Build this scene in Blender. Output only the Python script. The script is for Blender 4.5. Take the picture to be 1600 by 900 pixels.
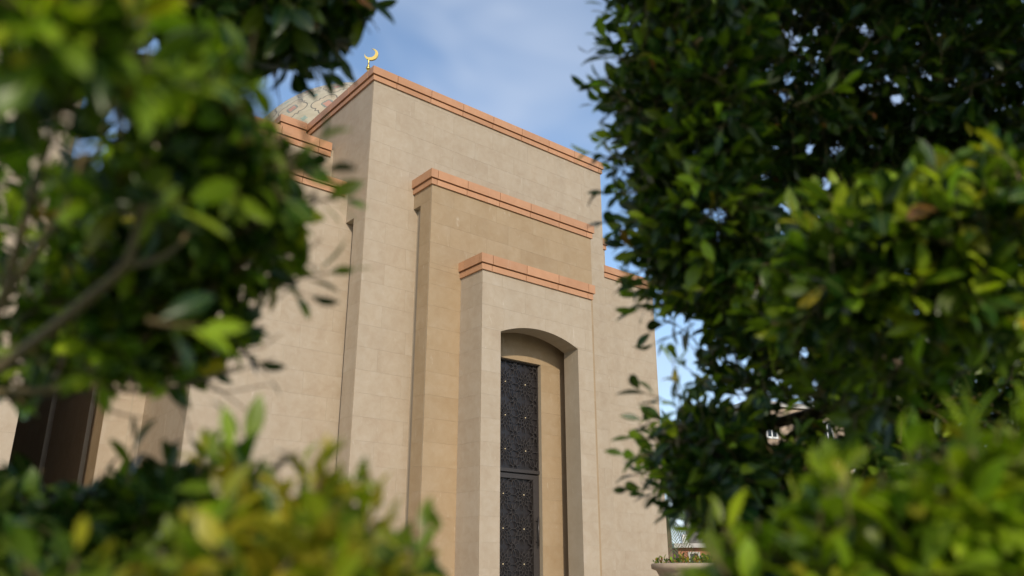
import bpy, bmesh, math, random
from mathutils import Vector, Matrix, noise

random.seed(7)
sc = bpy.context.scene
for o in list(bpy.data.objects):
    bpy.data.objects.remove(o)
C = sc.collection
R = math.radians
EYE = 1.5                                   # camera height above the ground

# ------------------------------------------------------------------ camera
YAW, PITCH, FPX = R(39.38), R(19.4), 1278.5
FWD = Vector((math.sin(YAW)*math.cos(PITCH), math.cos(YAW)*math.cos(PITCH), math.sin(PITCH)))
RIGHT = Vector((math.cos(YAW), -math.sin(YAW), 0))
UP = RIGHT.cross(FWD)
EYEV = Vector((0, 0, EYE))
cam_d = bpy.data.cameras.new('camera')
cam = bpy.data.objects.new('camera', cam_d)
C.objects.link(cam)
cam.matrix_world = Matrix(((RIGHT.x, UP.x, -FWD.x, 0), (RIGHT.y, UP.y, -FWD.y, 0), (RIGHT.z, UP.z, -FWD.z, EYE), (0, 0, 0, 1)))
cam_d.sensor_width = 36
cam_d.lens = 36*FPX/1600
cam_d.clip_start = 0.02
cam_d.clip_end = 3000
cam_d.dof.use_dof = True
cam_d.dof.focus_distance = 14.5
cam_d.dof.aperture_fstop = 3.2
sc.camera = cam

# ------------------------------------------------------------------ sky, sun, exposure
SUN_AZ, SUN_EL = R(24.5), R(25)             # azimuth: to the left of the facade's normal
S = Vector((-math.sin(SUN_AZ)*math.cos(SUN_EL), -math.cos(SUN_AZ)*math.cos(SUN_EL), math.sin(SUN_EL)))
w = bpy.data.worlds.new('World')
sc.world = w
w.use_nodes = True
nt = w.node_tree
nt.nodes.clear()
wo = nt.nodes.new('ShaderNodeOutputWorld')
bg = nt.nodes.new('ShaderNodeBackground')
sky = nt.nodes.new('ShaderNodeTexSky')
sky.sky_type = 'NISHITA'
sky.sun_disc = False
sky.sun_elevation = SUN_EL
sky.sun_rotation = math.atan2(S.x, S.y)
sky.air_density = 1.0
sky.dust_density = 0.6
sky.ozone_density = 1.6
bg.inputs['Strength'].default_value = 0.15
tc = nt.nodes.new('ShaderNodeTexCoord')
mp = nt.nodes.new('ShaderNodeMapping')
mp.inputs['Scale'].default_value = (1.2, 1.5, 1.9)
mp.inputs['Rotation'].default_value = (0.3, 0.2, 0.5)
mp.inputs['Location'].default_value = (0.35, 0.1, 0.2)
ns = nt.nodes.new('ShaderNodeTexNoise')
ns.inputs['Scale'].default_value = 2.6
ns.inputs['Detail'].default_value = 3
ns.inputs['Roughness'].default_value = 0.55
ns.inputs['Distortion'].default_value = 0.4
cr = nt.nodes.new('ShaderNodeValToRGB')
cr.color_ramp.elements[0].position = 0.465
cr.color_ramp.elements[0].color = (0, 0, 0, 1)
cr.color_ramp.elements[1].position = 0.78
cr.color_ramp.elements[1].color = (0.72, 0.72, 0.72, 1)
mx = nt.nodes.new('ShaderNodeMix')
mx.data_type = 'RGBA'
mx.inputs['B'].default_value = (2.95, 3.4, 4.2, 1)
L = nt.links.new
L(tc.outputs['Generated'], mp.inputs['Vector'])
L(mp.outputs['Vector'], ns.inputs['Vector'])
L(ns.outputs['Fac'], cr.inputs['Fac'])
L(cr.outputs['Color'], mx.inputs['Factor'])
L(sky.outputs['Color'], mx.inputs['A'])
sz = nt.nodes.new('ShaderNodeSeparateXYZ')
L(tc.outputs['Generated'], sz.inputs[0])
mr = nt.nodes.new('ShaderNodeMapRange')
mr.interpolation_type = 'SMOOTHSTEP'
mr.inputs['From Min'].default_value = -0.02
mr.inputs['From Max'].default_value = 0.34
mr.inputs['To Min'].default_value = 0.75
mr.inputs['To Max'].default_value = 0.0
L(sz.outputs['Z'], mr.inputs['Value'])
hz = nt.nodes.new('ShaderNodeMix')
hz.data_type = 'RGBA'
hz.inputs['B'].default_value = (2.7, 3.15, 4.0, 1)
L(mr.outputs['Result'], hz.inputs['Factor'])
L(mx.outputs['Result'], hz.inputs['A'])
L(hz.outputs['Result'], bg.inputs['Color'])
L(bg.outputs['Background'], wo.inputs['Surface'])

sun_d = bpy.data.lights.new('sun', 'SUN')
sun_d.energy = 2.15
sun_d.angle = R(0.7)
sun_d.color = (1.0, 0.885, 0.73)
sun = bpy.data.objects.new('sun', sun_d)
C.objects.link(sun)
sun.rotation_euler = (-S).to_track_quat('-Z', 'Y').to_euler()
sun.location = (0, 0, 30)

sc.view_settings.view_transform = 'Standard'
sc.view_settings.look = 'None'
sc.view_settings.gamma = 1
sc.view_settings.exposure = 0.47

# ------------------------------------------------------------------ helpers
def at(u, v, d):
    """the world point seen at photo pixel (u, v), d metres along the view axis"""
    return EYEV + d*(FWD + RIGHT*((u-800)/FPX) - UP*((v-450)/FPX))

def onY(u, v, Y):
    d = FWD + RIGHT*((u-800)/FPX) - UP*((v-450)/FPX)
    return EYEV + d*(Y/d.y)

def proj(P):
    q = P-EYEV
    z = q.dot(FWD)
    if z < 0.02:
        return None
    return 800+FPX*q.dot(RIGHT)/z, 450-FPX*q.dot(UP)/z, z

def link(name, me, mat=None, parent=None, loc=None):
    o = bpy.data.objects.new(name, me)
    C.objects.link(o)
    if mat is not None and me is not None and not me.materials:
        for m in (mat if isinstance(mat, (list, tuple)) else [mat]):
            me.materials.append(m)
    if parent is not None:
        o.parent = parent
        o.matrix_parent_inverse = Matrix.Translation(-parent.location) if parent.parent is None else Matrix.Identity(4)
    if loc is not None:
        o.location = loc
    return o

def empty(name, label, cat, loc, group=None):
    o = bpy.data.objects.new(name, None)
    C.objects.link(o)
    o.location = loc
    o.empty_display_size = 0.2
    return tag(o, label, cat, group)

def tag(o, label=None, cat=None, group=None, kind=None):
    if label: o['label'] = label
    if cat: o['category'] = cat
    if group: o['group'] = group
    if kind: o['kind'] = kind
    return o

class MB:
    """collects vertices and faces of one mesh, in world coordinates (z measured from the ground)"""
    def __init__(s):
        s.v, s.f, s.m = [], [], []
    def add(s, vs, fs, mi=0):
        b = len(s.v)
        s.v += [tuple(q) for q in vs]
        s.f += [tuple(i+b for i in f) for f in fs]
        s.m += [mi]*len(fs)
    def box(s, x0, x1, y0, y1, z0, z1, mi=0):
        s.add([(x0, y0, z0), (x1, y0, z0), (x1, y1, z0), (x0, y1, z0), (x0, y0, z1), (x1, y0, z1), (x1, y1, z1), (x0, y1, z1)],
              [(0, 3, 2, 1), (4, 5, 6, 7), (0, 1, 5, 4), (1, 2, 6, 5), (2, 3, 7, 6), (3, 0, 4, 7)], mi)
    def prism(s, poly, a, b, axis='y', mi=0):
        """poly of (p, q) extruded from a to b; axis y: p=x, q=z; axis x: p=y, q=z; axis z: p=x, q=y"""
        n = len(poly)
        if axis == 'y': fn = lambda p, q, t: (p, t, q)
        elif axis == 'x': fn = lambda p, q, t: (t, p, q)
        else: fn = lambda p, q, t: (p, q, t)
        vs = [fn(p, q, a) for p, q in poly]+[fn(p, q, b) for p, q in poly]
        fs = [tuple(range(n)), tuple(range(2*n-1, n-1, -1))]+[(i, i+n, (i+1) % n+n, (i+1) % n) for i in range(n)]
        s.add(vs, fs, mi)
    def tube(s, pts, rad, n=7, mi=0):
        rings, prev = [], None
        for i, p in enumerate(pts):
            t = (pts[min(i+1, len(pts)-1)]-pts[max(i-1, 0)]).normalized()
            a = prev if prev is not None else (Vector((0, 0, 1)) if abs(t.z) < .9 else Vector((1, 0, 0)))
            x = (a-t*a.dot(t)).normalized()
            prev = x
            y = t.cross(x)
            rings.append([p+(x*math.cos(2*math.pi*k/n)+y*math.sin(2*math.pi*k/n))*rad[i] for k in range(n)])
        vs = [q for r in rings for q in r]
        fs = [(i*n+k, i*n+(k+1) % n, (i+1)*n+(k+1) % n, (i+1)*n+k) for i in range(len(pts)-1) for k in range(n)]
        fs += [tuple(range(n-1, -1, -1)), tuple((len(pts)-1)*n+k for k in range(n))]
        s.add(vs, fs, mi)
    def lathe(s, prof, c, n=24, mi=0):
        vs = [(c[0]+r*math.cos(2*math.pi*k/n), c[1]+r*math.sin(2*math.pi*k/n), c[2]+z) for r, z in prof for k in range(n)]
        fs = [(i*n+k, i*n+(k+1) % n, (i+1)*n+(k+1) % n, (i+1)*n+k) for i in range(len(prof)-1) for k in range(n)]
        fs += [tuple(range(n-1, -1, -1)), tuple((len(prof)-1)*n+k for k in range(n))]
        s.add(vs, fs, mi)
    def mesh(s, name, smooth=False):
        me = bpy.data.meshes.new(name)
        me.from_pydata(s.v, [], s.f)
        bm = bmesh.new()
        bm.from_mesh(me)
        bmesh.ops.recalc_face_normals(bm, faces=bm.faces)
        bm.to_mesh(me)
        bm.free()
        if any(s.m):
            me.polygons.foreach_set('material_index', s.m)
        if smooth:
            me.polygons.foreach_set('use_smooth', [True]*len(me.polygons))
        me.update()
        return me
    def build(s, name, mat, parent=None, smooth=False):
        return link(name, s.mesh(name, smooth), mat, parent)

# ------------------------------------------------------------------ materials
class NG:
    def __init__(s, name):
        s.mat = bpy.data.materials.new(name)
        s.mat.use_nodes = True
        s.t = s.mat.node_tree
        s.t.nodes.clear()
        s.out = s.t.nodes.new('ShaderNodeOutputMaterial')
    def n(s, typ, **kw):
        q = s.t.nodes.new('ShaderNode'+typ)
        for k, v in kw.items(): setattr(q, k, v)
        return q
    def put(s, sock, v):
        if hasattr(v, 'is_linked') or isinstance(v, bpy.types.NodeSocket): s.t.links.new(v, sock)
        else: sock.default_value = v
    def m(s, op, a, b=0.0, c=0.0):
        q = s.n('Math', operation=op)
        for i, x in enumerate((a, b, c)): s.put(q.inputs[i], x)
        return q.outputs[0]
    def mix(s, fac, a, b, blend='MIX'):
        q = s.n('Mix', data_type='RGBA', blend_type=blend)
        s.put(q.inputs['Factor'], fac); s.put(q.inputs['A'], a); s.put(q.inputs['B'], b)
        return q.outputs['Result']
    def noise(s, scale, detail=4, rough=0.55, vec=None, dist=0.0):
        q = s.n('TexNoise')
        q.inputs['Scale'].default_value = scale
        q.inputs['Detail'].default_value = detail
        q.inputs['Roughness'].default_value = rough
        q.inputs['Distortion'].default_value = dist
        if vec is not None: s.t.links.new(vec, q.inputs['Vector'])
        return q.outputs['Fac']
    def ramp(s, fac, stops):
        q = s.n('ValToRGB')
        e = q.color_ramp.elements
        e[0].position, e[0].color = stops[0][0], (*stops[0][1], 1)
        e[1].position, e[1].color = stops[-1][0], (*stops[-1][1], 1)
        for p, c in stops[1:-1]:
            k = e.new(p); k.color = (*c, 1)
        s.put(q.inputs['Fac'], fac)
        return q.outputs['Color']
    def pos(s):
        return s.n('NewGeometry').outputs['Position']
    def rnd(s):
        a = s.n('ObjectInfo').outputs['Random']
        b = s.n('NewGeometry').outputs['Random Per Island']
        return s.m('FRACT', s.m('ADD', a, b))
    def bump(s, h, strength=0.2, dist=0.01):
        q = s.n('Bump')
        q.inputs['Strength'].default_value = strength
        q.inputs['Distance'].default_value = dist
        s.put(q.inputs['Height'], h)
        return q.outputs['Normal']
    def bsdf(s, col, rough=0.6, metal=0.0, spec=0.5, normal=None):
        q = s.n('BsdfPrincipled')
        s.put(q.inputs['Base Color'], col); s.put(q.inputs['Roughness'], rough); s.put(q.inputs['Metallic'], metal)
        q.inputs['Specular IOR Level'].default_value = spec
        if normal is not None: s.put(q.inputs['Normal'], normal)
        s.t.links.new(q.outputs['BSDF'], s.out.inputs['Surface'])
        return q

def stone_mat(name, c0, c1, c2, rough=0.62, tone=0.10):
    g = NG(name)
    p = g.pos()
    q = g.rnd()
    off = g.n('VectorMath', operation='SCALE')
    g.put(off.inputs[0], (7.1, 3.7, 5.3)); g.put(off.inputs['Scale'], q)
    v = g.n('VectorMath', operation='ADD')
    g.put(v.inputs[0], p); g.put(v.inputs[1], off.outputs[0])
    v = v.outputs[0]
    a = g.noise(1.5, 6, 0.6, v, 0.8)
    b = g.noise(7, 6, 0.6, v, 0.6)
    fine = g.noise(70, 3, 0.6, p)
    stretch = g.n('Mapping'); stretch.inputs['Scale'].default_value = (5, 5, 1.1); stretch.inputs['Rotation'].default_value = (0.5, 0.6, 0)
    g.put(stretch.inputs['Vector'], v)
    vein = g.noise(2.2, 5, 0.65, stretch.outputs[0], 1.4)
    col = g.ramp(g.m('MULTIPLY_ADD', b, 0.45, g.m('MULTIPLY', a, 0.55)), [(0.33, c0), (0.5, c1), (0.66, c2)])
    col = g.mix(g.m('MULTIPLY', g.m('SMOOTH_MIN', g.m('MAXIMUM', g.m('MULTIPLY_ADD', vein, 9.0, -5.7), 0.0), 1.0, 0.1), 0.26), col, (0.72, 0.66, 0.55, 1))
    dark = g.m('MULTIPLY_ADD', q, tone, 1-tone/2)
    dark = g.m('MULTIPLY', dark, g.m('MULTIPLY_ADD', fine, 0.10, 0.95))
    # streaky weathering, running down the wall
    st = g.n('Mapping'); st.inputs['Scale'].default_value = (2.2, 2.2, 0.18)
    g.put(st.inputs['Vector'], p)
    dirt = g.noise(1.6, 5, 0.6, st.outputs[0])
    dark = g.m('MULTIPLY', dark, g.m('MULTIPLY_ADD', dirt, 0.16, 0.92))
    vm = g.n('VectorMath', operation='SCALE')
    g.put(vm.inputs[0], col); g.put(vm.inputs['Scale'], dark)
    h = g.m('ADD', g.m('MULTIPLY', b, 0.6), g.m('MULTIPLY', fine, 0.4))
    g.bsdf(vm.outputs[0], g.m('MULTIPLY_ADD', a, 0.2, rough-0.1), 0, 0.35, g.bump(h, 0.35, 0.006))
    return g.mat

M = {}
M['stone'] = stone_mat('cream_limestone', (0.370, 0.286, 0.196), (0.410, 0.331, 0.236), (0.440, 0.366, 0.273), tone=0.03)
M['golden'] = stone_mat('golden_stone_and_warm_shade', (0.330, 0.229, 0.126), (0.360, 0.260, 0.151), (0.388, 0.290, 0.181), tone=0.06)  # second block's warmer stone; also colours the side body's shade warmer
M['joint'] = stone_mat('limestone_joint', (0.345, 0.28, 0.197), (0.37, 0.307, 0.22), (0.395, 0.33, 0.24))
M['plain'] = stone_mat('limestone_reveal', (0.353, 0.284, 0.195), (0.381, 0.312, 0.219), (0.405, 0.335, 0.242))
M['terra'] = stone_mat('terracotta_coping', (0.455, 0.23, 0.115), (0.485, 0.255, 0.134), (0.51, 0.28, 0.155), 0.45, 0.16)
M['terra_joint'] = stone_mat('coping_joint', (0.10, 0.055, 0.045), (0.12, 0.06, 0.05), (0.14, 0.07, 0.05))
M['paving'] = stone_mat('paving_stone', (0.33, 0.28, 0.22), (0.38, 0.33, 0.26), (0.42, 0.37, 0.3))

def simple(name, col, rough=0.5, metal=0.0, var=0.15, scale=12, bump=0.0, spec=0.5):
    g = NG(name)
    nz = g.noise(scale, 5, 0.6, g.pos())
    vm = g.n('VectorMath', operation='SCALE')
    g.put(vm.inputs[0], col); g.put(vm.inputs['Scale'], g.m('MULTIPLY_ADD', nz, 2*var, 1-var))
    g.bsdf(vm.outputs[0], g.m('MULTIPLY_ADD', nz, 0.2, rough-0.1), metal, spec, g.bump(nz, bump, 0.005) if bump else None)
    return g.mat
M['bronze'] = simple('dark_bronze', (0.062, 0.052, 0.046), 0.36, 0.4, 0.3, 40)
M['door_back'] = simple('door_backing', (0.018, 0.014, 0.013), 0.35, 0.0, 0.3, 20)
M['brass'] = simple('brass_boss', (0.80, 0.66, 0.42), 0.45, 0.6, 0.15, 40)
M['gold'] = simple('gilded_metal', (0.66, 0.47, 0.13), 0.32, 1.0, 0.12, 30)
M['roof'] = simple('roof_screed', (0.42, 0.38, 0.32), 0.8, 0, 0.15, 2)
M['bark'] = simple('grey_brown_bark', (0.12, 0.08, 0.05), 0.8, 0, 0.4, 60, 0.5)
M['twig'] = simple('young_twig_bark', (0.15, 0.11, 0.045), 0.7, 0, 0.35, 80)
M['lawn'] = simple('lawn', (0.07, 0.09, 0.03), 0.9, 0, 0.4, 3)
M['brick'] = simple('red_brown_plaster', (0.34, 0.15, 0.08), 0.8, 0, 0.2, 3)
M['concrete'] = simple('pale_concrete', (0.42, 0.40, 0.36), 0.75, 0, 0.15, 4)
M['planter'] = simple('weathered_planter_stone', (0.40, 0.31, 0.22), 0.75, 0, 0.25, 9, 0.3)
M['soil'] = simple('planter_soil', (0.06, 0.04, 0.025), 0.9, 0, 0.3, 20)
M['house'] = simple('tan_render', (0.50, 0.38, 0.27), 0.8, 0, 0.12, 1.2)
M['white'] = simple('white_paint', (0.75, 0.74, 0.70), 0.5, 0, 0.06, 6)
M['glass'] = simple('dark_window_glass', (0.02, 0.025, 0.03), 0.08, 0, 0.2, 2)
M['palm'] = simple('palm_frond_green', (0.10, 0.15, 0.04), 0.5, 0, 0.3, 5)
M['palm_trunk'] = simple('palm_trunk_bark', (0.16, 0.11, 0.07), 0.9, 0, 0.3, 9, 0.5)
M['skyblue_wall'] = simple('pale_blue_grey_wall', (0.40, 0.45, 0.54), 0.7, 0, 0.08, 1)

def leaf_mat(name, col, col2, trans, rough=0.36, bright=0.4):
    g = NG(name)
    q = g.rnd()
    tco = g.n('TexCoord').outputs['UV']
    sep = g.n('SeparateXYZ'); g.put(sep.inputs[0], tco)
    rib = g.m('LESS_THAN', g.m('ABSOLUTE', g.m('SUBTRACT', sep.outputs['Y'], 0.5)), 0.035)
    nz = g.noise(90, 3, 0.6, g.pos())
    col = g.mix(q, col, col2)
    col = g.mix(g.m('MULTIPLY', rib, 0.45), col, (0.30, 0.36, 0.10, 1))
    h = g.n('HueSaturation')
    g.put(h.inputs['Hue'], g.m('MULTIPLY_ADD', g.m('FRACT', g.m('MULTIPLY', q, 7.3)), 0.03, 0.485))
    g.put(h.inputs['Value'], g.m('MULTIPLY', g.m('MULTIPLY_ADD', g.m('FRACT', g.m('MULTIPLY', q, 13.7)), 2*bright, 1-bright), g.m('MULTIPLY_ADD', nz, 0.4, 0.8)))
    g.put(h.inputs['Color'], col)
    pb = g.n('BsdfPrincipled')
    g.put(pb.inputs['Base Color'], h.outputs['Color'])
    pb.inputs['Roughness'].default_value = rough
    pb.inputs['Specular IOR Level'].default_value = 0.45
    tr = g.n('BsdfTranslucent')
    tint = g.mix(1.0, h.outputs['Color'], (1.5, 1.6, 0.5, 1), 'MULTIPLY')
    g.put(tr.inputs['Color'], tint)
    ms = g.n('MixShader')
    ms.inputs[0].default_value = trans
    g.t.links.new(pb.outputs[0], ms.inputs[1]); g.t.links.new(tr.outputs[0], ms.inputs[2])
    g.t.links.new(ms.outputs[0], g.out.inputs['Surface'])
    return g.mat
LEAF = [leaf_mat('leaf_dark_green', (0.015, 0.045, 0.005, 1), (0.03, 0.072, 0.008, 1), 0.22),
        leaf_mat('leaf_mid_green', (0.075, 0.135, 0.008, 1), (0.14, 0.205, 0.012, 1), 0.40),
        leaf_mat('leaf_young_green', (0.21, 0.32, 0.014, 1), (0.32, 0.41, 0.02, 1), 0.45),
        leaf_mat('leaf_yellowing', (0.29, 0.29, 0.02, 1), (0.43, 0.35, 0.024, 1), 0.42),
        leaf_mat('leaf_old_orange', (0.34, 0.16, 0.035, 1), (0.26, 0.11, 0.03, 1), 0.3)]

# dome mosaic: cusped medallions in a diagonal lattice, each with a small cross motif
def dome_mat():
    g = NG('dome_mosaic')
    uv = g.n('TexCoord').outputs['UV']
    sep = g.n('SeparateXYZ'); g.put(sep.inputs[0], uv)
    u = g.m('MULTIPLY', sep.outputs['X'], 20.0)
    v = g.m('MULTIPLY', sep.outputs['Y'], 5.3)
    def cell(u, v):
        a = g.m('SUBTRACT', g.m('FRACT', u), 0.5)
        b = g.m('SUBTRACT', g.m('FRACT', v), 0.5)
        return a, b
    def ln(a, b): return g.m('SQRT', g.m('ADD', g.m('MULTIPLY', a, a), g.m('MULTIPLY', b, b)))
    def quatre(a, b, ro, rc, rd):
        aa, bb = g.m('ABSOLUTE', a), g.m('ABSOLUTE', b)
        d1 = g.m('SUBTRACT', ln(g.m('SUBTRACT', aa, ro), bb), rc)
        d2 = g.m('SUBTRACT', ln(aa, g.m('SUBTRACT', bb, ro)), rc)
        d3 = g.m('SUBTRACT', g.m('MAXIMUM', aa, bb), rd)
        return g.m('MINIMUM', g.m('MINIMUM', d1, d2), d3)
    a, b = cell(u, v)
    a2, b2 = cell(g.m('ADD', u, 0.5), g.m('ADD', v, 0.5))
    # rotated so that neighbouring medallions interlock
    d = quatre(a, b, 0.255, 0.185, 0.27)
    line = g.m('LESS_THAN', g.m('ABSOLUTE', d), 0.016)
    gap = g.m('GREATER_THAN', d, 0.0)
    motif = quatre(a, b, 0.085, 0.05, 0.075)
    m_in = g.m('LESS_THAN', motif, 0.0)
    m_edge = g.m('LESS_THAN', g.m('ABSOLUTE', g.m('SUBTRACT', motif, 0.02)), 0.022)
    m2 = quatre(a2, b2, 0.06, 0.035, 0.05)
    p = g.pos()
    nz = g.noise(3, 5, 0.6, p)
    tess = g.n('TexVoronoi'); tess.inputs['Scale'].default_value = 38
    base = g.mix(nz, (0.44, 0.37, 0.25, 1), (0.50, 0.42, 0.29, 1))
    base = g.mix(g.m('MULTIPLY', gap, 0.15), base, (0.40, 0.47, 0.37, 1))
    base = g.mix(g.m('LESS_THAN', m2, 0.0), base, (0.28, 0.35, 0.28, 1))
    base = g.mix(line, base, (0.16, 0.145, 0.115, 1))
    base = g.mix(m_in, base, (0.44, 0.24, 0.17, 1))
    base = g.mix(m_edge, base, (0.20, 0.23, 0.19, 1))
    sc_ = g.n('SeparateXYZ'); g.put(sc_.inputs[0], tess.outputs['Color'])
    vm = g.n('VectorMath', operation='SCALE')
    g.put(vm.inputs[0], base); g.put(vm.inputs['Scale'], g.m('MULTIPLY_ADD', sc_.outputs[0], 0.16, 0.92))
    g.bsdf(vm.outputs[0], 0.45, 0, 0.4)
    return g.mat
M['dome'] = dome_mat()

# ------------------------------------------------------------------ ground
def sheet(name, x0, x1, y0, y1, z, mat, th=0.0):
    m = MB()
    m.box(x0, x1, y0, y1, z-0.3-th, z)
    return tag(m.build(name, mat), kind='structure')
sheet('ground', -1500, 1500, -1500, 1500, 0.0, M['lawn'])
sheet('plaza', -14, 34, 2.2, 40, 0.045, M['paving'])
POD = 0.9                                    # the mosque stands on a low podium
sheet('podium', -2.6, 19.0, 8.0, 26.0, POD, M['paving'], 0.55)
m = MB()
for i in range(5):
    m.box(7.0-0.0, 10.7, 8.0-0.32*(5-i), 7.998-0.32*(4-i) if i < 4 else 7.998, 0.046, 0.046+(POD-0.046)*(i+1)/6)
tag(m.build('podium_steps', M['paving']), kind='structure')

# ------------------------------------------------------------------ mosque
Z = EYE                                      # heights below are measured from the camera
mosque = empty('mosque', 'cream limestone mosque with stepped blocks, terracotta copings, patterned dome and arched portal', 'mosque', (8.84, 16.8, POD))
TS = 0.0025                                   # how far a cladding slab stands proud of its wall
slabs = []                                   # (parent, polygon prism data) collected first, then split by size in view
slab_cache = {}
COURSE = 0.368
Z_REF = Z+0.107

def rect_prism(axis, p0, p1, q0, q1, plane, sgn):
    """a slab on the plane axis=plane whose face looks along sgn*axis"""
    return (axis, [(p0, q0), (p1, q0), (p1, q1), (p0, q1)], plane, sgn)

def clad(parent, axis, plane, sgn, p0, p1, z0, z1, length=0.86, skip=None, arch=None, whole=False, store=None, mat='stone'):
    """courses of slabs over the rectangle p0..p1 x z0..z1; skip: a list of hidden rectangles (p0,p1,z0,z1)"""
    store = slabs if store is None else store
    G = 0.0008
    k0 = math.floor((z0-Z_REF)/COURSE)
    k1 = math.ceil((z1-Z_REF)/COURSE)
    for k in range(k0, k1):
        a, b = max(z0, Z_REF+k*COURSE), min(z1, Z_REF+(k+1)*COURSE)
        if b-a < 0.03: continue
        rr = random.Random(int(plane*1000)+k*77+int(p0*100))
        cuts = [p0]
        if whole: cuts.append(p1)
        else:
            x = p0+(length if k % 2 else length*0.5)+rr.uniform(-.06, .06)
            while x < p1-0.18:
                cuts.append(x)
                x += length+rr.uniform(-.10, .10)
            cuts.append(p1)
        for i in range(len(cuts)-1):
            c, d = cuts[i]+G, cuts[i+1]-G
            if skip and any(c >= s[0]-.01 and d <= s[1]+.01 and a >= s[2]-.01 and b <= s[3]+.01 for s in skip): continue
            lo, hi = a+G, b-G
            if arch:
                f = arch
                xs = [c+(d-c)*j/10 for j in range(11)]
                bot = [max(lo, f(x)) for x in xs]
                if min(bot) > hi-0.01: continue
                pts = [(x, zz) for x, zz in zip(xs, bot) if zz < hi-0.002]
                if len(pts) < 2: continue
                if max(q for _, q in pts)-lo < 1e-4: pts = [pts[0], pts[-1]]
                poly = pts+[(pts[-1][0], hi), (pts[0][0], hi)]
            else:
                poly = [(c, lo), (d, lo), (d, hi), (c, hi)]
            store.append((parent, axis, poly, plane, sgn, rr.uniform(-0.0004, 0.0004), mat))

def place_slabs(store, root, limit=300, name='stone_slab'):
    """the slabs that show largest become parts, the rest one part of joined cladding"""
    scored = []
    for s in store:
        par, axis, poly, plane, sgn, j, mt = s
        cx, cz = sum(p for p, _ in poly)/len(poly), sum(q for _, q in poly)/len(poly)
        P = Vector((cx, plane, cz)) if axis == 'y' else Vector((plane, cx, cz))
        pr = proj(P)
        w_, h_ = max(p for p, _ in poly)-min(p for p, _ in poly), max(q for _, q in poly)-min(q for _, q in poly)
        n = Vector((0, sgn, 0)) if axis == 'y' else Vector((sgn, 0, 0))
        ar = 0
        if pr and -40 < pr[0] < 1640 and -40 < pr[1] < 940:
            vd = (P-EYEV).normalized()
            ar = w_*h_*max(0, -n.dot(vd))/pr[2]**2
            if 250 > pr[0] or pr[0] > 1045: ar *= 0.2
        scored.append((ar, s))
    scored.sort(key=lambda t: -t[0])
    rest = MB()
    for i, (ar, s) in enumerate(scored):
        par, axis, poly, plane, sgn, j, mt = s
        a, b = plane-sgn*0.01, plane+sgn*(TS+j)
        if i < limit and ar > 0:
            o2 = (poly[0][0], poly[0][1])
            key = (mt, axis, sgn, round(j*8000), tuple((round(p-o2[0], 3), round(q-o2[1], 3)) for p, q in poly))
            if key not in slab_cache:
                m = MB()
                m.prism([(p-o2[0], q-o2[1]) for p, q in poly], a-plane, b-plane, axis)
                me = m.mesh(name)
                me.materials.append(M[mt])
                slab_cache[key] = me
            loc = (o2[0], plane, o2[1]) if axis == 'y' else (plane, o2[0], o2[1])
            o = bpy.data.objects.new(name, slab_cache[key])
            C.objects.link(o)
            o.parent = par
            o.location = loc
        else:
            rest.prism(poly, a, b, axis, 1 if mt == 'golden' else 0)
    if rest.v:
        tag(rest.build('stone_cladding', [M['stone'], M['golden']], root), kind='stuff')

def wall(name, boxes, root=mosque, mat='joint'):
    m = MB()
    for b in boxes: m.box(*b)
    return m.build(name, M[mat], root)

def coping(root, x0, x1, y0, y1, ztop, zbot, sides, joints=None, name='coping', side_joints=None):
    """two projecting terracotta bands of separate panels along the given sides (f front, l left, r right)"""
    H = ztop-zbot
    zt0, zl1 = zbot+H*0.42, zbot+H*0.36          # bottom of the tall band, top of the low band
    OT, OL = 0.058, 0.030
    core = MB()
    core.box(x0+0.02, x1-0.02, y0+0.02, y1-0.02, zbot+0.004, ztop-0.02)
    # recessed dark bed between the bands
    par = core.build(name, M['terra_joint'], root)
    G = 0.0055
    def panel(axis, p0, p1, q0, q1, plane, sgn, out, corner0, corner1):
        pass
    def run(axis, a0, a1, plane, sgn, js, trim):
        cuts = sorted([a0]+[j for j in js if a0+0.05 < j < a1-0.05]+[a1])
        for out, q0, q1 in ((OT, zt0, ztop), (OL, zbot, zl1)):
            for i in range(len(cuts)-1):
                c0 = cuts[i]+(G if i else -(out if trim[0] else 0))
                c1 = cuts[i+1]-(G if i < len(cuts)-2 else -(out if trim[1] else 0))
                m = MB()
                lo, hi = sorted((plane+sgn*out, plane-sgn*0.035))
                if axis == 'y': m.box(c0, c1, lo, hi, q0, q1)
                else: m.box(lo, hi, c0, c1, q0, q1)
                me = m.mesh('coping_panel')
                me.materials.append(M['terra'])
                o = bpy.data.objects.new('coping_panel', me)
                C.objects.link(o)
                o.parent = par
    if joints is None:
        joints = [x0+0.45+0.73*i for i in range(40)]
    if 'f' in sides: run('y', x0, x1, y0, -1, joints, ('l' in sides, 'r' in sides))
    sj = side_joints if side_joints is not None else [y0+0.19+0.71*i for i in range(40)]
    if 'l' in sides: run('x', y0+0.037, y1, x0, -1, sj, (False, False))
    if 'r' in sides: run('x', y0+0.037, y1, x1, 1, sj, (False, False))
    return par

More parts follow.
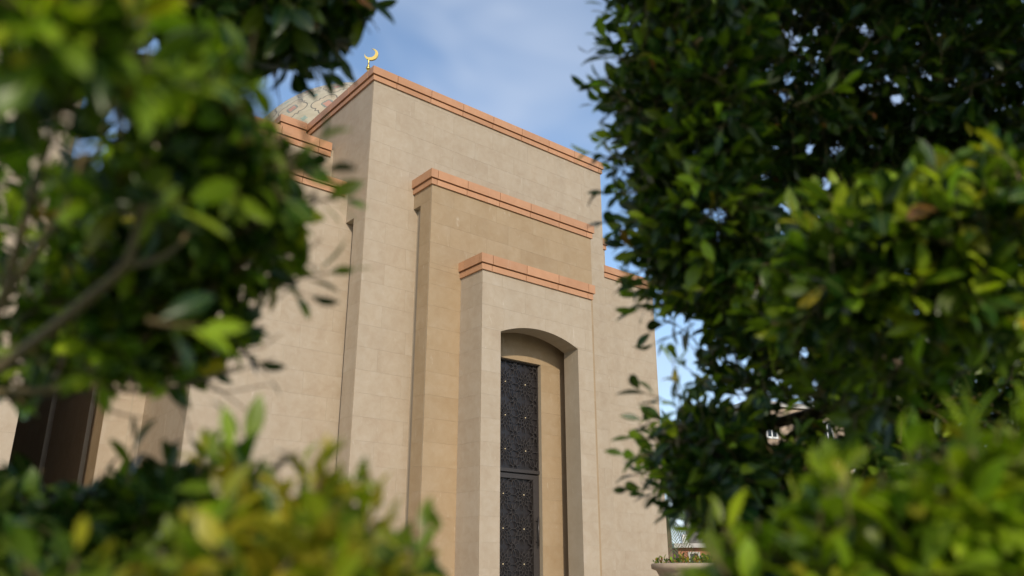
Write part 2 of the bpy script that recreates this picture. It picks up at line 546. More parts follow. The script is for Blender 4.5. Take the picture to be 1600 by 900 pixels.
# --- portal block (nearest): a frame 0.36 deep, a wider rebate behind it, then the inner wall with the screen door
XC = 8.838
AX0, AX1, ASP, ACR = 7.972, 9.704, Z+3.755, Z+3.94
AH, AS = (AX1-AX0)/2, ACR-ASP
AR = (AH*AH+AS*AS)/(2*AS)
def arch(x, grow=0.0):
    dx = x-XC
    if abs(dx) > AH+grow: return -99
    return ACR-AR+math.sqrt((AR+grow)**2-dx*dx)
PX0, PX1, PY, PZ = 7.585, 10.07, 10.0, Z+4.9
B2X0, B2X1, B2Y, B2Z = 6.938, 10.715, 10.6, Z+6.47
MX0, MX1, MY, MZ = 6.005, 11.65, 11.16, Z+8.42
W1X0, W1X1, W1Y, W1Z = 3.75, 13.95, 11.84, Z+6.4
BBX0, BBX1, BBY, BBZ = 4.51, 13.15, 12.55, Z+7.47
AAX0, AAX1, AAY, AAZ = 5.44, 12.22, 13.75, Z+8.44
W2X0, W2X1, W2Y, W2Z = 3.17, 14.5, 14.0, Z+7.78
i_ = TS

def arch_block(mb, x0, x1, y0, y1, z1, grow):
    xs = [XC-AH-grow+(2*(AH+grow))*j/28 for j in range(29)]
    pts = [(x, arch(x, grow)) for x in xs]
    pts[0] = (xs[0], ASP); pts[-1] = (xs[-1], ASP)
    for i in range(28):
        (xa, za), (xb, zb) = pts[i], pts[i+1]
        mb.prism([(xa, za), (xb, zb), (xb, z1), (xa, z1)], y0, y1)
    mb.box(x0, xs[0], y0, y1, POD, z1)
    mb.box(xs[-1], x1, y0, y1, POD, z1)
m = MB()
arch_block(m, PX0+i_, PX1-i_, PY+i_, PY+0.36, PZ, 0.0)
portal = m.build('portal_frame', M['plain'], mosque)
m = MB()
arch_block(m, PX0+i_, PX1-i_, PY+0.36, B2Y+0.03, PZ, 0.26)
m.build('portal_rebate', M['plain'], mosque)
clad(portal, 'y', PY+i_, -1, PX0, AX0-0.0, POD, ASP, whole=True)
clad(portal, 'y', PY+i_, -1, AX1, PX1, POD, ASP, whole=True)
clad(portal, 'y', PY+i_, -1, PX0, PX1, ASP, Z+4.78, arch=lambda x: arch(x))
clad(portal, 'x', PX0+i_, -1, PY+0.025, B2Y+0.0, POD, Z+4.78, whole=True)
coping(mosque, PX0, PX1, PY, B2Y, Z+5.013, Z+4.742, 'flr', [7.761, 8.498, 9.232, 9.965], side_joints=[10.449])

# --- second block
DX0, DX1, DY, DTOP = 8.318, 9.358, 10.68, Z+3.53
m = MB()
m.box(B2X0+i_, DX0, B2Y+i_, 10.94, POD, B2Z)
m.box(DX1, B2X1-i_, B2Y+i_, 10.94, POD, B2Z)
m.box(DX0, DX1, B2Y+i_, 10.94, DTOP, B2Z)
m.box(B2X0+0.085, B2X1-0.085, 10.94, MY+0.02, POD, Z+6.04)
m.box(B2X0+i_, B2X1-i_, 10.94, MY+0.02, Z+6.04, B2Z)
b2 = m.build('second_block_wall', M['plain'], mosque)
clad(b2, 'y', B2Y+i_, -1, B2X0, PX0+0.02, POD, PZ-0.1, whole=True, mat='golden')
clad(b2, 'y', B2Y+i_, -1, PX1-0.02, B2X1, POD, PZ-0.1, whole=True, mat='golden')
clad(b2, 'y', B2Y+i_, -1, B2X0, B2X1, PZ-0.1, Z+6.35, mat='golden')
clad(b2, 'y', B2Y+i_, -1, DX1, AX1+0.3, POD, DTOP, whole=True, mat='golden')
clad(b2, 'y', B2Y+i_, -1, AX0-0.3, DX0, POD, DTOP, whole=True, mat='golden')
clad(b2, 'y', B2Y+i_, -1, AX0-0.3, AX1+0.3, DTOP, Z+4.4, mat='golden')
clad(b2, 'x', B2X0+i_, -1, B2Y+0.025, 10.938, POD, Z+6.04, whole=True, mat='golden')
clad(b2, 'x', B2X0+i_, -1, B2Y+0.025, MY, Z+6.04, Z+6.35, whole=True, mat='golden')
coping(mosque, B2X0, B2X1, B2Y, MY, Z+6.586, Z+6.316, 'flr', [7.019+0.7135*0, 7.653, 8.38, 9.117, 9.847, 10.586], side_joints=[])

# --- main block
m = MB()
m.box(MX0+i_, MX1-i_, MY+i_, 11.56, POD, MZ)
m.box(MX0+0.14, MX1-0.14, 11.56, W1Y+0.02, POD, Z+5.75)
m.box(MX0+i_, MX1-i_, 11.56, AAY+0.3, Z+5.75, MZ)
mb_ = m.build('main_block_wall', M['plain'], mosque)
clad(mb_, 'y', MY+i_, -1, MX0, MX1, POD, Z+8.32, skip=[(B2X0+.02, B2X1-.02, POD-1, B2Z)])
clad(mb_, 'x', MX0+i_, -1, MY+0.025, 11.558, POD, Z+5.75, whole=True)
clad(mb_, 'x', MX0+i_, -1, MY+0.025, W1Y, Z+5.75, Z+6.4, whole=True)
clad(mb_, 'x', MX0+i_, -1, MY+0.025, AAY, Z+6.4, Z+8.32)
coping(mosque, MX0, MX1, MY, AAY+0.0, Z+8.533, Z+8.278, 'flr', [6.454, 7.19, 7.921, 8.652, 9.379, 10.107, 10.838, 11.567], side_joints=[11.304, 12.004, 12.698, 13.39])

# --- lower wing in front (either side of the main block)
m = MB()
m.box(W1X0+i_, W1X1-i_, W1Y+i_, W2Y+0.3, POD, W1Z)
w1 = m.build('front_wing_wall', M['joint'], mosque)
clad(w1, 'y', W1Y+i_, -1, W1X0, MX0+0.14, POD, Z+6.27)
clad(w1, 'y', W1Y+i_, -1, MX1-0.14, W1X1, POD, Z+6.27)
clad(w1, 'x', W1X0+i_, -1, W1Y+0.025, W2Y, POD, Z+6.27)
coping(mosque, W1X0, MX0-0.062, W1Y, BBY, Z+6.5, Z+6.235, 'fl', [4.4+0.73*i for i in range(5)])
coping(mosque, MX1+0.062, W1X1, W1Y, BBY, Z+6.5, Z+6.235, 'fr', [12.33+0.73*i for i in range(5)])
# --- second tier
m = MB()
m.box(BBX0+i_, BBX1-i_, BBY+i_, W2Y+2.2, Z+6.2, BBZ)
bb = m.build('second_tier_wall', M['joint'], mosque)
clad(bb, 'y', BBY+i_, -1, BBX0, MX0+0.1, Z+6.4, Z+7.34)
clad(bb, 'y', BBY+i_, -1, MX1-0.1, BBX1, Z+6.4, Z+7.34)
clad(bb, 'x', BBX0+i_, -1, BBY+0.025, W2Y, Z+6.4, Z+7.34)
coping(mosque, BBX0, MX0-0.062, BBY, AAY, Z+7.58, Z+7.31, 'fl', [4.96+0.73*i for i in range(5)])
coping(mosque, MX1+0.062, BBX1, BBY, AAY, Z+7.58, Z+7.31, 'fr', [12.1+0.73*i for i in range(5)])
# --- top tier under the dome
m = MB()
m.box(AAX0+i_, AAX1-i_, AAY+i_, 19.85, Z+7.2, AAZ)
aa = m.build('top_tier_wall', M['joint'], mosque)
clad(aa, 'y', AAY+i_, -1, AAX0, MX0+0.1, Z+7.45, Z+8.32)
clad(aa, 'x', AAX0+i_, -1, AAY+0.025, 19.85, Z+7.85, Z+8.32)
coping(mosque, AAX0, MX0-0.062, AAY, 19.85, Z+8.551, Z+8.29, 'fl', [5.93])
coping(mosque, MX1+0.062, AAX1, AAY, 19.85, Z+8.551, Z+8.29, 'fr', [11.9])
# --- side body with two recessed strips in its flank
m = MB()
m.box(W2X0+i_, W2X1-i_, W2Y+i_, 14.72, POD, W2Z)
m.box(W2X0+0.16, W2X1, 14.72, 15.05, POD, W2Z)
m.box(W2X0+i_, W2X1-i_, 15.05, 17.9, POD, W2Z)
m.box(W2X0+0.3, W2X1, 17.9, 18.45, POD, W2Z)
m.box(W2X0+i_, W2X1-i_, 18.45, 24.0, POD, W2Z)
w2 = m.build('side_body_wall', M['joint'], mosque)
clad(w2, 'y', W2Y+i_, -1, W2X0, 3.545, POD, Z+7.65, whole=True)
clad(w2, 'y', W2Y+i_, -1, 3.57, W1X0+0.012, POD, Z+7.65, whole=True)
clad(w2, 'y', W2Y+i_, -1, W1X0+0.012, BBX0, Z+6.3, Z+7.65)
for a, b in ((W2Y+0.025, 14.72), (15.05, 17.9), (18.45, 24.0)):
    clad(w2, 'x', W2X0+i_, -1, a, b, POD, Z+7.65, mat='golden')  # golden colour painted on to warm the blue shade of this flank
coping(mosque, W2X0, BBX0-0.062, W2Y, 24.0, Z+7.86, Z+7.59, 'fl')
place_slabs(slabs, mosque)
# roofs
m = MB()
m.box(AAX0+0.05, AAX1-0.05, AAY+0.06, 19.8, Z+8.3, Z+8.46)
m.box(MX0+0.05, MX1-0.05, MY+0.06, AAY+0.055, Z+8.3, Z+8.455)
m.build('flat_roof', M['roof'], mosque)

# --- screen door: dark bronze lattice with brass bosses
DZ0, DZT = POD+0.0, Z+1.53                   # threshold, top of the door leaf
m = MB(); m.box(DX0-0.01, DX1+0.01, DY+0.045, DY+0.08, DZ0, DTOP+0.01)
m.build('door_backing', M['door_back'], mosque)
def bar(mb, a, b, wd, y0, y1):
    ax, az = a; bx_, bz = b
    dx, dz = bx_-ax, bz-az
    l = math.hypot(dx, dz)
    if l < 1e-4: return
    nx, nz = -dz/l*wd/2, dx/l*wd/2
    ex, ez = dx/l*wd*0.3, dz/l*wd*0.3
    mb.prism([(ax-ex+nx, az-ez+nz), (bx_+ex+nx, bz+ez+nz), (bx_+ex-nx, bz+ez-nz), (ax-ex-nx, az-ez-nz)], y0, y1)
def clipseg(a, b, x0, x1, z0, z1):
    t0, t1 = 0.0, 1.0
    dx, dz = b[0]-a[0], b[1]-a[1]
    for p, q in ((-dx, a[0]-x0), (dx, x1-a[0]), (-dz, a[1]-z0), (dz, z1-a[1])):
        if abs(p) < 1e-9:
            if q < 0: return None
        else:
            t = q/p
            if p < 0: t0 = max(t0, t)
            else: t1 = min(t1, t)
    if t0 >= t1: return None
    return (a[0]+dx*t0, a[1]+dz*t0), (a[0]+dx*t1, a[1]+dz*t1)
def screen(name, x0, x1, z0, z1, cx, cz, sx, sz, parent, bosses):
    segs = []
    def pol(c, r, k, n, off=0.0):
        t = 2*math.pi*(k+off)/n
        return c[0]+r*math.cos(t)*sx/0.446, c[1]+r*math.sin(t)*sz/0.50
    N = 12
    for ix in range(-2, 3):
        for iz in range(-2, 9):
            c = (cx+ix*sx, cz+iz*sz)
            if not (x0-0.4 < c[0] < x1+0.4 and z0-0.4 < c[1] < z1+0.4): continue
            for k in range(N):
                segs += [(pol(c, 0.030, k, N), pol(c, 0.030, k+1, N)),
                         (pol(c, 0.030, k, N), pol(c, 0.092, k, N)),
                         (pol(c, 0.092, k, N), pol(c, 0.135, k, N, .5)),
                         (pol(c, 0.135, k, N, .5), pol(c, 0.092, k+1, N)),
                         (pol(c, 0.135, k, N, .5), pol(c, 0.178, k, N)),
                         (pol(c, 0.178, k+1, N), pol(c, 0.135, k, N, .5)),
                         (pol(c, 0.178, k, N), pol(c, 0.223, k, N))]
            c2 = (c[0]+sx/2, c[1]+sz/2)
            n2 = 8
            for k in range(n2):
                segs += [(pol(c2, 0.035, k, n2), pol(c2, 0.075, k, n2, .5)),
                         (pol(c2, 0.075, k, n2, .5), pol(c2, 0.035, k+1, n2)),
                         (pol(c2, 0.075, k, n2, .5), pol(c2, 0.12, k, n2, .5))]
    m = MB()
    for a, b in segs:
        s = clipseg(a, b, x0, x1, z0, z1)
        if s: bar(m, s[0], s[1], 0.0085, DY+0.004+random.uniform(0, .0015), DY+0.022)
    tag(m.build('lattice_screen', M['bronze'], parent), kind='stuff')
    for bx_, bz in bosses:
        q = MB()
        q.lathe([(0.014, 0), (0.0125, 0.008), (0.009, 0.014), (0.001, 0.017)], (0, 0, 0), 8)
        q.v = [(bx_+x, DY+0.004-z, bz+y) for x, y, z in q.v]
        q.build('brass_boss', M['brass'], parent, True)

def frame(mb, x0, x1, z0, z1, wd, y0, y1, bottom=True):
    mb.box(x0, x0+wd, y0, y1, z0, z1)
    mb.box(x1-wd, x1, y0, y1, z0, z1)
    mb.box(x0+wd, x1-wd, y0, y1, z1-wd, z1)
    if bottom: mb.box(x0+wd, x1-wd, y0, y1, z0, z0+wd)
BXL, BXR = 8.617, 9.063
m = MB(); frame(m, DX0, DX1, Z+1.63, DTOP, 0.02, DY-0.006, DY+0.045)
m.box(DX0, DX1, DY-0.022, DY+0.043, Z+1.63, Z+1.685)
tp = m.build('transom_screen', M['bronze'], mosque)
ub = [(x, Z+z) for x in (BXL, BXR) for z in (3.14, 2.565, 1.998)]
screen('u', DX0+0.018, DX1-0.018, Z+1.68, DTOP-0.01, BXL, Z+1.998, BXR-BXL, 0.571, tp, ub)
LZ = 0.546
m = MB()
m.box(DX0+0.004, DX0+0.132, DY-0.012, DY+0.044, DZ0, Z+1.605)
m.box(DX1-0.14, DX1-0.012, DY-0.012, DY+0.044, DZ0, Z+1.605)
m.box(DX0+0.132, DX1-0.14, DY-0.012, DY+0.044, Z+1.53, Z+1.605)
m.box(DX0+0.132, DX1-0.14, DY-0.012, DY+0.044, DZ0, DZ0+0.14)
dr = m.build('door_leaf', M['bronze'], mosque)
lb = [(x, Z+1.273-LZ*k) for x in (8.58, 9.02) for k in range(4)]
screen('l', DX0+0.128, DX1-0.136, DZ0+0.12, Z+1.535, 8.58, Z+1.273-LZ*3, 0.44, LZ, dr, lb)
m = MB()
hx, hy = 9.275, DY-0.075
m.tube([Vector((hx, hy, Z+0.46)), Vector((hx, hy, Z+0.93))], [0.014, 0.014], 8)
for zz in (0.53, 0.86):
    m.tube([Vector((hx, hy, Z+zz)), Vector((hx, DY-0.01, Z+zz))], [0.009, 0.009], 6)
m.build('pull_handle', M['bronze'], dr, True)

# --- dome and finial
DC = Vector((8.84, 16.8, Z+8.6)); DR = 3.10
NS, NR = 72, 22
me = bpy.data.meshes.new('dome')
vs, fs, uvs = [], [], []
for r in range(NR+1):
    e = r/NR*math.pi/2*0.995
    for k in range(NS+1):
        a = 2*math.pi*k/NS
        vs.append((DC.x+DR*math.cos(e)*math.cos(a), DC.y+DR*math.cos(e)*math.sin(a), DC.z+DR*math.sin(e)))
for r in range(NR):
    for k in range(NS):
        f = (r*(NS+1)+k, r*(NS+1)+k+1, (r+1)*(NS+1)+k+1, (r+1)*(NS+1)+k)
        fs.append(f)
me.from_pydata(vs, [], fs)
ul = me.uv_layers.new(name='UVMap')
for p in me.polygons:
    for li in p.loop_indices:
        vi = me.loops[li].vertex_index
        ul.data[li].uv = ((vi % (NS+1))/NS, (vi//(NS+1))/NR)
me.polygons.foreach_set('use_smooth', [True]*len(me.polygons))
dome = link('dome', me, M['dome'], mosque)
m = MB(); m.lathe([(3.13, -0.25), (3.13, -0.02), (3.09, 0.0)], DC, 48)
m.build('drum', M['plain'], mosque)
m = MB()
m.lathe([(0.16, -0.03), (0.12, 0.03), (0.05, 0.10), (0.035, 0.42), (0.03, 0.60), (0.09, 0.68), (0.115, 0.75), (0.09, 0.82), (0.028, 0.90), (0.025, 0.99),
         (0.05, 1.02), (0.064, 1.055), (0.05, 1.09), (0.026, 1.12), (0.036, 1.135), (0.022, 1.16), (0.022, 1.30), (0.03, 1.32), (0.012, 1.33)], (DC.x, DC.y, DC.z+DR-0.01), 14)
fin = m.build('finial', M['gold'], mosque, True)
# crescent: horns up, turned so that its flat faces look along the building's axis
m = MB()
cz = DC.z+DR+1.475
ro, ri = 0.185, 0.150
outer, inner = [], []
for k in range(33):
    t = R(-232)+R(284)*k/32
    outer.append((ro*math.cos(t), ro*math.sin(t)))
p0, p1 = outer[0], outer[-1]
offz = 0.062
for k in range(33):
    t = k/32
    a0 = math.atan2(p0[1]-offz, p0[0]); a1 = math.atan2(p1[1]-offz, p1[0])
    a0 -= 2*math.pi if a0 > 0 else 0
    r0 = math.hypot(p0[0], p0[1]-offz)
    aa_ = a0+(a1-a0)*t
    rr_ = r0*(1-math.sin(math.pi*t))+ri*math.sin(math.pi*t) if False else r0+(ri-r0)*min(1, 2.2*min(t, 1-t))
    inner.append((rr_*math.cos(aa_), rr_*math.sin(aa_)+offz))
rot = R(42)
def turn(p): return (p[0]*math.cos(rot)-p[1]*math.sin(rot), p[0]*math.sin(rot)+p[1]*math.cos(rot))
dirx, diry = math.cos(R(-39)), math.sin(R(-39))
for i in range(32):
    quad = [turn(outer[i]), turn(outer[i+1]), turn(inner[i+1]), turn(inner[i])]
    th = 0.026*math.sin(math.pi*(i+.5)/32)**0.5
    vs = []
    for s_ in (-1, 1):
        for q in quad:
            vs.append((DC.x+(q[0]+.06)*dirx-s_*th*diry, DC.y+(q[0]+.06)*diry+s_*th*dirx, cz+q[1]))
    m.add(vs, [(0, 1, 2, 3), (7, 6, 5, 4), (0, 4, 5, 1), (1, 5, 6, 2), (2, 6, 7, 3), (3, 7, 4, 0)])
m.build('crescent', M['gold'], fin)

# ------------------------------------------------------------------ tower left of the mosque
TX0, TX1, TY0, TY1, TZ = -1.6, 1.593, 11.1, 23.0, Z+11.0
tower = empty('stone_annex', 'tall plain cream limestone building standing apart from the mosque behind the loose shrub', 'building', ((TX0+TX1)/2, (TY0+TY1)/2, POD))
m = MB(); m.box(TX0+i_, TX1-i_, TY0+i_, TY1-i_, POD, TZ)
tw = m.build('tower_wall', M['joint'], tower)
ts = []
m = MB(); m.box(TX1-0.2, W2X0+0.2, 22.2, 22.6, POD, Z+7.4)
m.build('sky_block_wall', M['golden'], tower)  # added wall closing the alley, keeps the sky's reflection off the flank
clad(tw, 'y', TY0+i_, -1, TX0, TX1, POD, TZ-0.1, store=ts)
clad(tw, 'x', TX1-i_, 1, TY0+0.025, TY1, POD, TZ-0.1, store=ts)
clad(tw, 'x', TX0+i_, -1, TY0+0.025, TY1, POD, TZ-0.1, store=ts)
place_slabs(ts, tower, 160)
coping(tower, TX0, TX1, TY0, TY1, TZ+0.15, TZ-0.12, 'flr')

# ------------------------------------------------------------------ things right of the mosque
# round stone planter on the podium's edge
pc = at(1078, 886, 14.2)
pz = POD
planter = empty('stone_planter', 'round weathered stone planter with a moulded rim beside the mosque wall', 'planter', (pc.x, pc.y, pz))
m = MB()
zt = pc.z+0.06-pz
m.lathe([(0.32, 0), (0.34, 0.05), (0.28, 0.10), (0.34, 0.18), (0.50, zt-0.26), (0.56, zt-0.16), (0.58, zt-0.12), (0.66, zt-0.09), (0.67, zt-0.02), (0.63, zt), (0.56, zt-0.01), (0.54, zt-0.09)], (pc.x, pc.y, pz), 32)
m.build('bowl', M['planter'], planter, True)
m = MB(); m.lathe([(0.53, zt-0.12), (0.54, zt-0.065), (0.02, zt-0.05)], (pc.x, pc.y, pz), 20)
m.build('soil', M['soil'], planter)

# ------------------------------------------------------------------ foliage
def leaf_mesh(name, mat, wid=0.44, fold=0.10, curl=0.10, tip=0.0):
    st = [(0.16, 0.42), (0.36, 0.85), (0.56, 1.0), (0.76, 0.80), (0.90, 0.42)]
    vs = [(0, 0, 0)]
    uv = [(0, .5)]
    for x, h in st:
        z = -curl*x*x+0.04*math.sin(x*3)
        hw = wid/2*h
        vs += [(x, -hw, z+fold*h*.6), (x, 0, z), (x, hw, z+fold*h*.6)]
        uv += [(x, 0.5-h/2), (x, .5), (x, 0.5+h/2)]
    vs.append((1.0+tip, 0, -curl-tip*.3)); uv.append((1, .5))
    n = len(vs)-1
    fs = [(0, 1, 2), (0, 2, 3)]
    for i in range(len(st)-1):
        a = 1+3*i
        fs += [(a, a+3, a+4, a+1), (a+1, a+4, a+5, a+2)]
    a = 1+3*(len(st)-1)
    fs += [(a, n, a+1), (a+1, n, a+2)]
    return vs, fs, uv
SHAPES = [leaf_mesh('l', None, 0.42, 0.10, 0.10), leaf_mesh('l', None, 0.37, 0.16, 0.22, 0.03), leaf_mesh('l', None, 0.48, 0.06, 0.05), leaf_mesh('l', None, 0.33, 0.12, -0.08, 0.04)]
LEAF_MESH = {}
for si, (vs, fs, uv) in enumerate(SHAPES):
    for ki in range(len(LEAF)):
        me = bpy.data.meshes.new('leaf')
        me.from_pydata(vs, [], fs)
        ul = me.uv_layers.new(name='UVMap')
        for l in me.loops: ul.data[l.index].uv = uv[l.vertex_index]
        me.polygons.foreach_set('use_smooth', [True]*len(me.polygons))
        me.materials.append(LEAF[ki])
        LEAF_MESH[(si, ki)] = me

rnd = random.Random(11)
def rvec():
    while True:
        v = Vector((rnd.uniform(-1, 1), rnd.uniform(-1, 1), rnd.uniform(-1, 1)))
        if 0.05 < v.length < 1: return v.normalized()
def pick(wts):
    t = rnd.random()*sum(wts)
    for i, x in enumerate(wts):
        t -= x
        if t <= 0: return i
    return 0

class Plant:
    def __init__(s, name, label, cat, base, group=None):
        s.root = empty(name, label, cat, base, group)
        s.leaves = []          # (origin, dir, normal, length, shape, kind)
        s.shoots = []          # twigs, drawn only where leaves are left on them
    def leaf(s, o, d, nrm, L, kind):
        s.leaves.append((o, d, nrm, L, rnd.randrange(len(SHAPES)), kind, len(s.shoots)-1))
    def shoot(s, base, d, length, n, L, wts, tipkind=None, spread=0.95, thick=0.0016):
        d = d.normalized()
        bend = rvec()*0.35
        pts = [base+d*length*t+bend*length*t*t*0.5 for t in (0, .33, .66, 1)]
        s.shoots.append((pts, thick))
        side = d.cross(rvec()).normalized()
        for i in range(n):
            t = 0.12+0.88*i/max(1, n-1)
            o = base+d*length*t+bend*length*t*t*0.5
            ang = i*2.4+rnd.uniform(-.4, .4)
            rad = (side*math.cos(ang)+d.cross(side)*math.sin(ang)).normalized()
            sp = spread*(1.15-0.75*t)
            ld = (d*(1-0.45*sp)+rad*sp+Vector((0, 0, -.10))).normalized()
            nr = (d*0.8-rad*0.3+Vector((0, 0, .55))+rvec()*0.55)
            nr = (nr-ld*nr.dot(ld)).normalized()
            k = tipkind if (tipkind is not None and t > 0.62 and rnd.random() < .8) else pick(wts)
            s.leaf(o+ld*0.004, ld, nr, L*rnd.uniform(.68, 1.12)*(0.8 if t > .9 else 1), k)
    def blob(s, c, rad, n, L, wts, tip=None, tipp=0.0, shell=0.5, up=0.35, out=0.7, nl=(5, 8), axes=None, sl=None, aim=None):
        """n shoots spread through an ellipsoid; rad along the view's right, the view's up and the view axis"""
        ax = axes or (RIGHT, UP, FWD)
        for _ in range(n):
            v = rvec()
            r = rnd.random()**(1/3) if rnd.random() > shell else rnd.uniform(.78, 1.0)
            off = ax[0]*v.x*rad[0]*r+ax[1]*v.y*rad[1]*r+ax[2]*v.z*rad[2]*r
            d = off.normalized()*out+Vector((0, 0, up))+rvec()*0.6
            if aim is not None: d += aim
            ln = (sl or L*1.7)*rnd.uniform(.6, 1.2)
            s.shoot(c+off-d.normalized()*ln*0.5, d, ln, rnd.randint(*nl), L, wts, tip if rnd.random() < tipp else None)
    def branch(s, pts, r0, r1, name='branch', mat='bark'):
        sm = []
        P = [pts[0]]+list(pts)+[pts[-1]]
        for i in range(1, len(P)-2):
            for j in range(5):
                t = j/5
                a, b, c, d = P[i-1], P[i], P[i+1], P[i+2]
                sm.append(0.5*((2*b)+(c-a)*t+(2*a-5*b+4*c-d)*t*t+(3*b-a-3*c+d)*t**3))
        sm.append(pts[-1])
        n = len(sm)
        m = MB()
        m.tube(sm, [r0+(r1-r0)*i/(n-1) for i in range(n)], 8)
        return m.build(name, M[mat], s.root, True)
    def prune(s, keep):
        """clip the plant to its outline; keep(u, v) is asked for each leaf's middle and tip"""
        out = []
        for lf in s.leaves:
            ok = True
            for t in (.45, .95):
                pr = proj(lf[0]+lf[1]*lf[3]*t)
                if pr and not keep(pr[0], pr[1]): ok = False
            if ok: out.append(lf)
        s.leaves = out
    def finish(s, limit=300):
        sc_ = []
        for lf in s.leaves:
            pr = proj(lf[0]+lf[1]*lf[3]*.5)
            a = 0
            if pr and -30 < pr[0] < 1630 and -30 < pr[1] < 930:
                a = (lf[3]/pr[2])**2*(0.25+abs(lf[2].dot((lf[0]-EYEV).normalized())))
            sc_.append(a)
        order = sorted(range(len(s.leaves)), key=lambda i: -sc_[i])
        big = set(i for i in order[:limit] if sc_[i] > 0)
        V, F, UVS, MI = [], [], [], []
        inv = Matrix.Translation(-s.root.location)
        for i, (o, d, nr, L_, si, ki, sh_) in enumerate(s.leaves):
            y = nr.cross(d)
            if i in big:
                ob = bpy.data.objects.new('leaf', LEAF_MESH[(si, ki)])
                C.objects.link(ob)
                ob.parent = s.root
                ob.matrix_parent_inverse = inv
                ob.matrix_basis = Matrix(((d.x*L_, y.x*L_, nr.x*L_, o.x), (d.y*L_, y.y*L_, nr.y*L_, o.y), (d.z*L_, y.z*L_, nr.z*L_, o.z), (0, 0, 0, 1)))
            else:
                vs, fs, uv = SHAPES[si]
                b = len(V)
                for x, yy, z in vs:
                    V.append((o+(d*x+y*yy+nr*z)*L_)[:])
                for f in fs:
                    F.append(tuple(q+b for q in f)); MI.append(ki)
                    UVS += [uv[q] for q in f]
        if V:
            me = bpy.data.meshes.new('foliage')
            me.from_pydata(V, [], F)
            ul = me.uv_layers.new(name='UVMap')
            ul.data.foreach_set('uv', [c for p in UVS for c in p])
            me.polygons.foreach_set('material_index', MI)
            me.polygons.foreach_set('use_smooth', [True]*len(me.polygons))
            for q in LEAF: me.materials.append(q)
            tag(link('foliage', me, None, s.root), kind='stuff')
        left = {}
        for lf in s.leaves: left[lf[6]] = left.get(lf[6], 0)+1
        tw_ = MB()
        for k, (pts, th) in enumerate(s.shoots):
            if left.get(k, 0) >= 2: tw_.tube(pts, [th, th*.85, th*.7, th*.4], 4)
        if tw_.v:
            tag(tw_.build('twigs', M['twig'], s.root), kind='stuff')
        print(s.root.name, 'leaves', len(s.leaves), 'single', len(big))

def table(pts):
    def f(x):
        if x <= pts[0][0]: return pts[0][1]
        for (a, b), (c, d) in zip(pts, pts[1:]):
            if x <= c: return b+(d-b)*(x-a)/(c-a)
        return pts[-1][1]
    return f
def outside(holes):
    return lambda u, v: all(((u-a)/c)**2+((v-b)/d)**2 > 1 for a, b, c, d in holes)
def px(d, *r):                                # radii given in photo pixels at distance d, last one in metres
    return (r[0]*d/FPX, r[1]*d/FPX, r[2])

#                 dark  mid  young yellow orange
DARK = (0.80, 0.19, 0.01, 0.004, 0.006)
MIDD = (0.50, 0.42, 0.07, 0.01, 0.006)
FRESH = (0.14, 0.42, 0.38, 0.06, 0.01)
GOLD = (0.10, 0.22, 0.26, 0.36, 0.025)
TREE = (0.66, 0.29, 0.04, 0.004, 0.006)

# --- the dense clipped tree on the right
T = Plant('ficus_tree', 'dense dark green ficus tree with small glossy leaves right of the mosque', 'tree', (at(1430, 700, 2.05).x, at(1430, 700, 2.05).y, 0), 'ficus trees beside the path')
LT = 0.047
for u, v, d, ru, rv, rw, n, wt in [
        (1085, 30, 1.50, 95, 120, .22, 190, TREE), (1075, 190, 1.45, 85, 110, .22, 190, TREE), (1085, 330, 1.42, 80, 90, .2, 150, TREE),
        (1130, 420, 1.45, 90, 70, .2, 130, TREE), (1200, 480, 1.5, 100, 80, .22, 110, TREE),
        (1230, 120, 1.70, 150, 190, .25, 260, DARK), (1400, 80, 1.75, 190, 180, .3, 330, DARK), (1570, 120, 1.75, 160, 200, .3, 280, DARK),
        (1270, 330, 1.75, 150, 140, .25, 230, DARK), (1440, 300, 1.9, 180, 160, .3, 240, DARK), (1600, 380, 1.8, 130, 180, .3, 200, DARK),
        (1330, 520, 1.70, 150, 100, .25, 150, DARK), (1500, 540, 1.8, 170, 130, .3, 240, DARK),
        (1150, 560, 1.55, 80, 60, .18, 30, TREE), (1230, 600, 1.6, 110, 60, .2, 45, TREE), (1370, 640, 1.7, 120, 70, .2, 70, DARK),
        (1100, 720, 1.42, 55, 70, .15, 95, TREE), (1180, 730, 1.55, 90, 70, .2, 130, DARK), (1330, 760, 1.7, 160, 80, .25, 170, DARK),
        (1530, 720, 1.8, 150, 110, .25, 200, DARK), (1150, 810, 1.6, 60, 50, .15, 70, DARK), (1560, -120, 1.8, 260, 150, .4, 160, DARK), (1250, -110, 1.7, 220, 110, .3, 160, DARK), (1250, -330, 1.6, 300, 160, .35, 200, DARK), (1600, -350, 1.5, 300, 200, .4, 200, DARK), (1850, 50, 1.5, 200, 350, .4, 200, DARK)]:
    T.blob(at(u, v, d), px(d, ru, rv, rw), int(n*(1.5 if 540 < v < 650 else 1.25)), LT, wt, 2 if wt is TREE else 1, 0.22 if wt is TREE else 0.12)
te = table([(-100, 960), (0, 958), (60, 945), (130, 945), (250, 945), (300, 955), (400, 968), (450, 995), (490, 1015), (530, 1085), (600, 1085), (640, 1040), (700, 1015), (760, 1015), (790, 1040), (815, 1085), (850, 1110), (900, 1120)])
pins = [(rnd.uniform(1080, 1480), rnd.uniform(40, 520), rnd.uniform(6, 13)) for _ in range(40)]
pins += [(rnd.uniform(1090, 1320), rnd.uniform(550, 690), rnd.uniform(6, 13)) for _ in range(24)]
T.prune(lambda u, v: all((u-a)**2+(v-b)**2 > c*c for a, b, c in pins))
T.prune(lambda u, v: u > te(v)+16*math.sin(v*.11)+9*math.sin(v*.43+1))
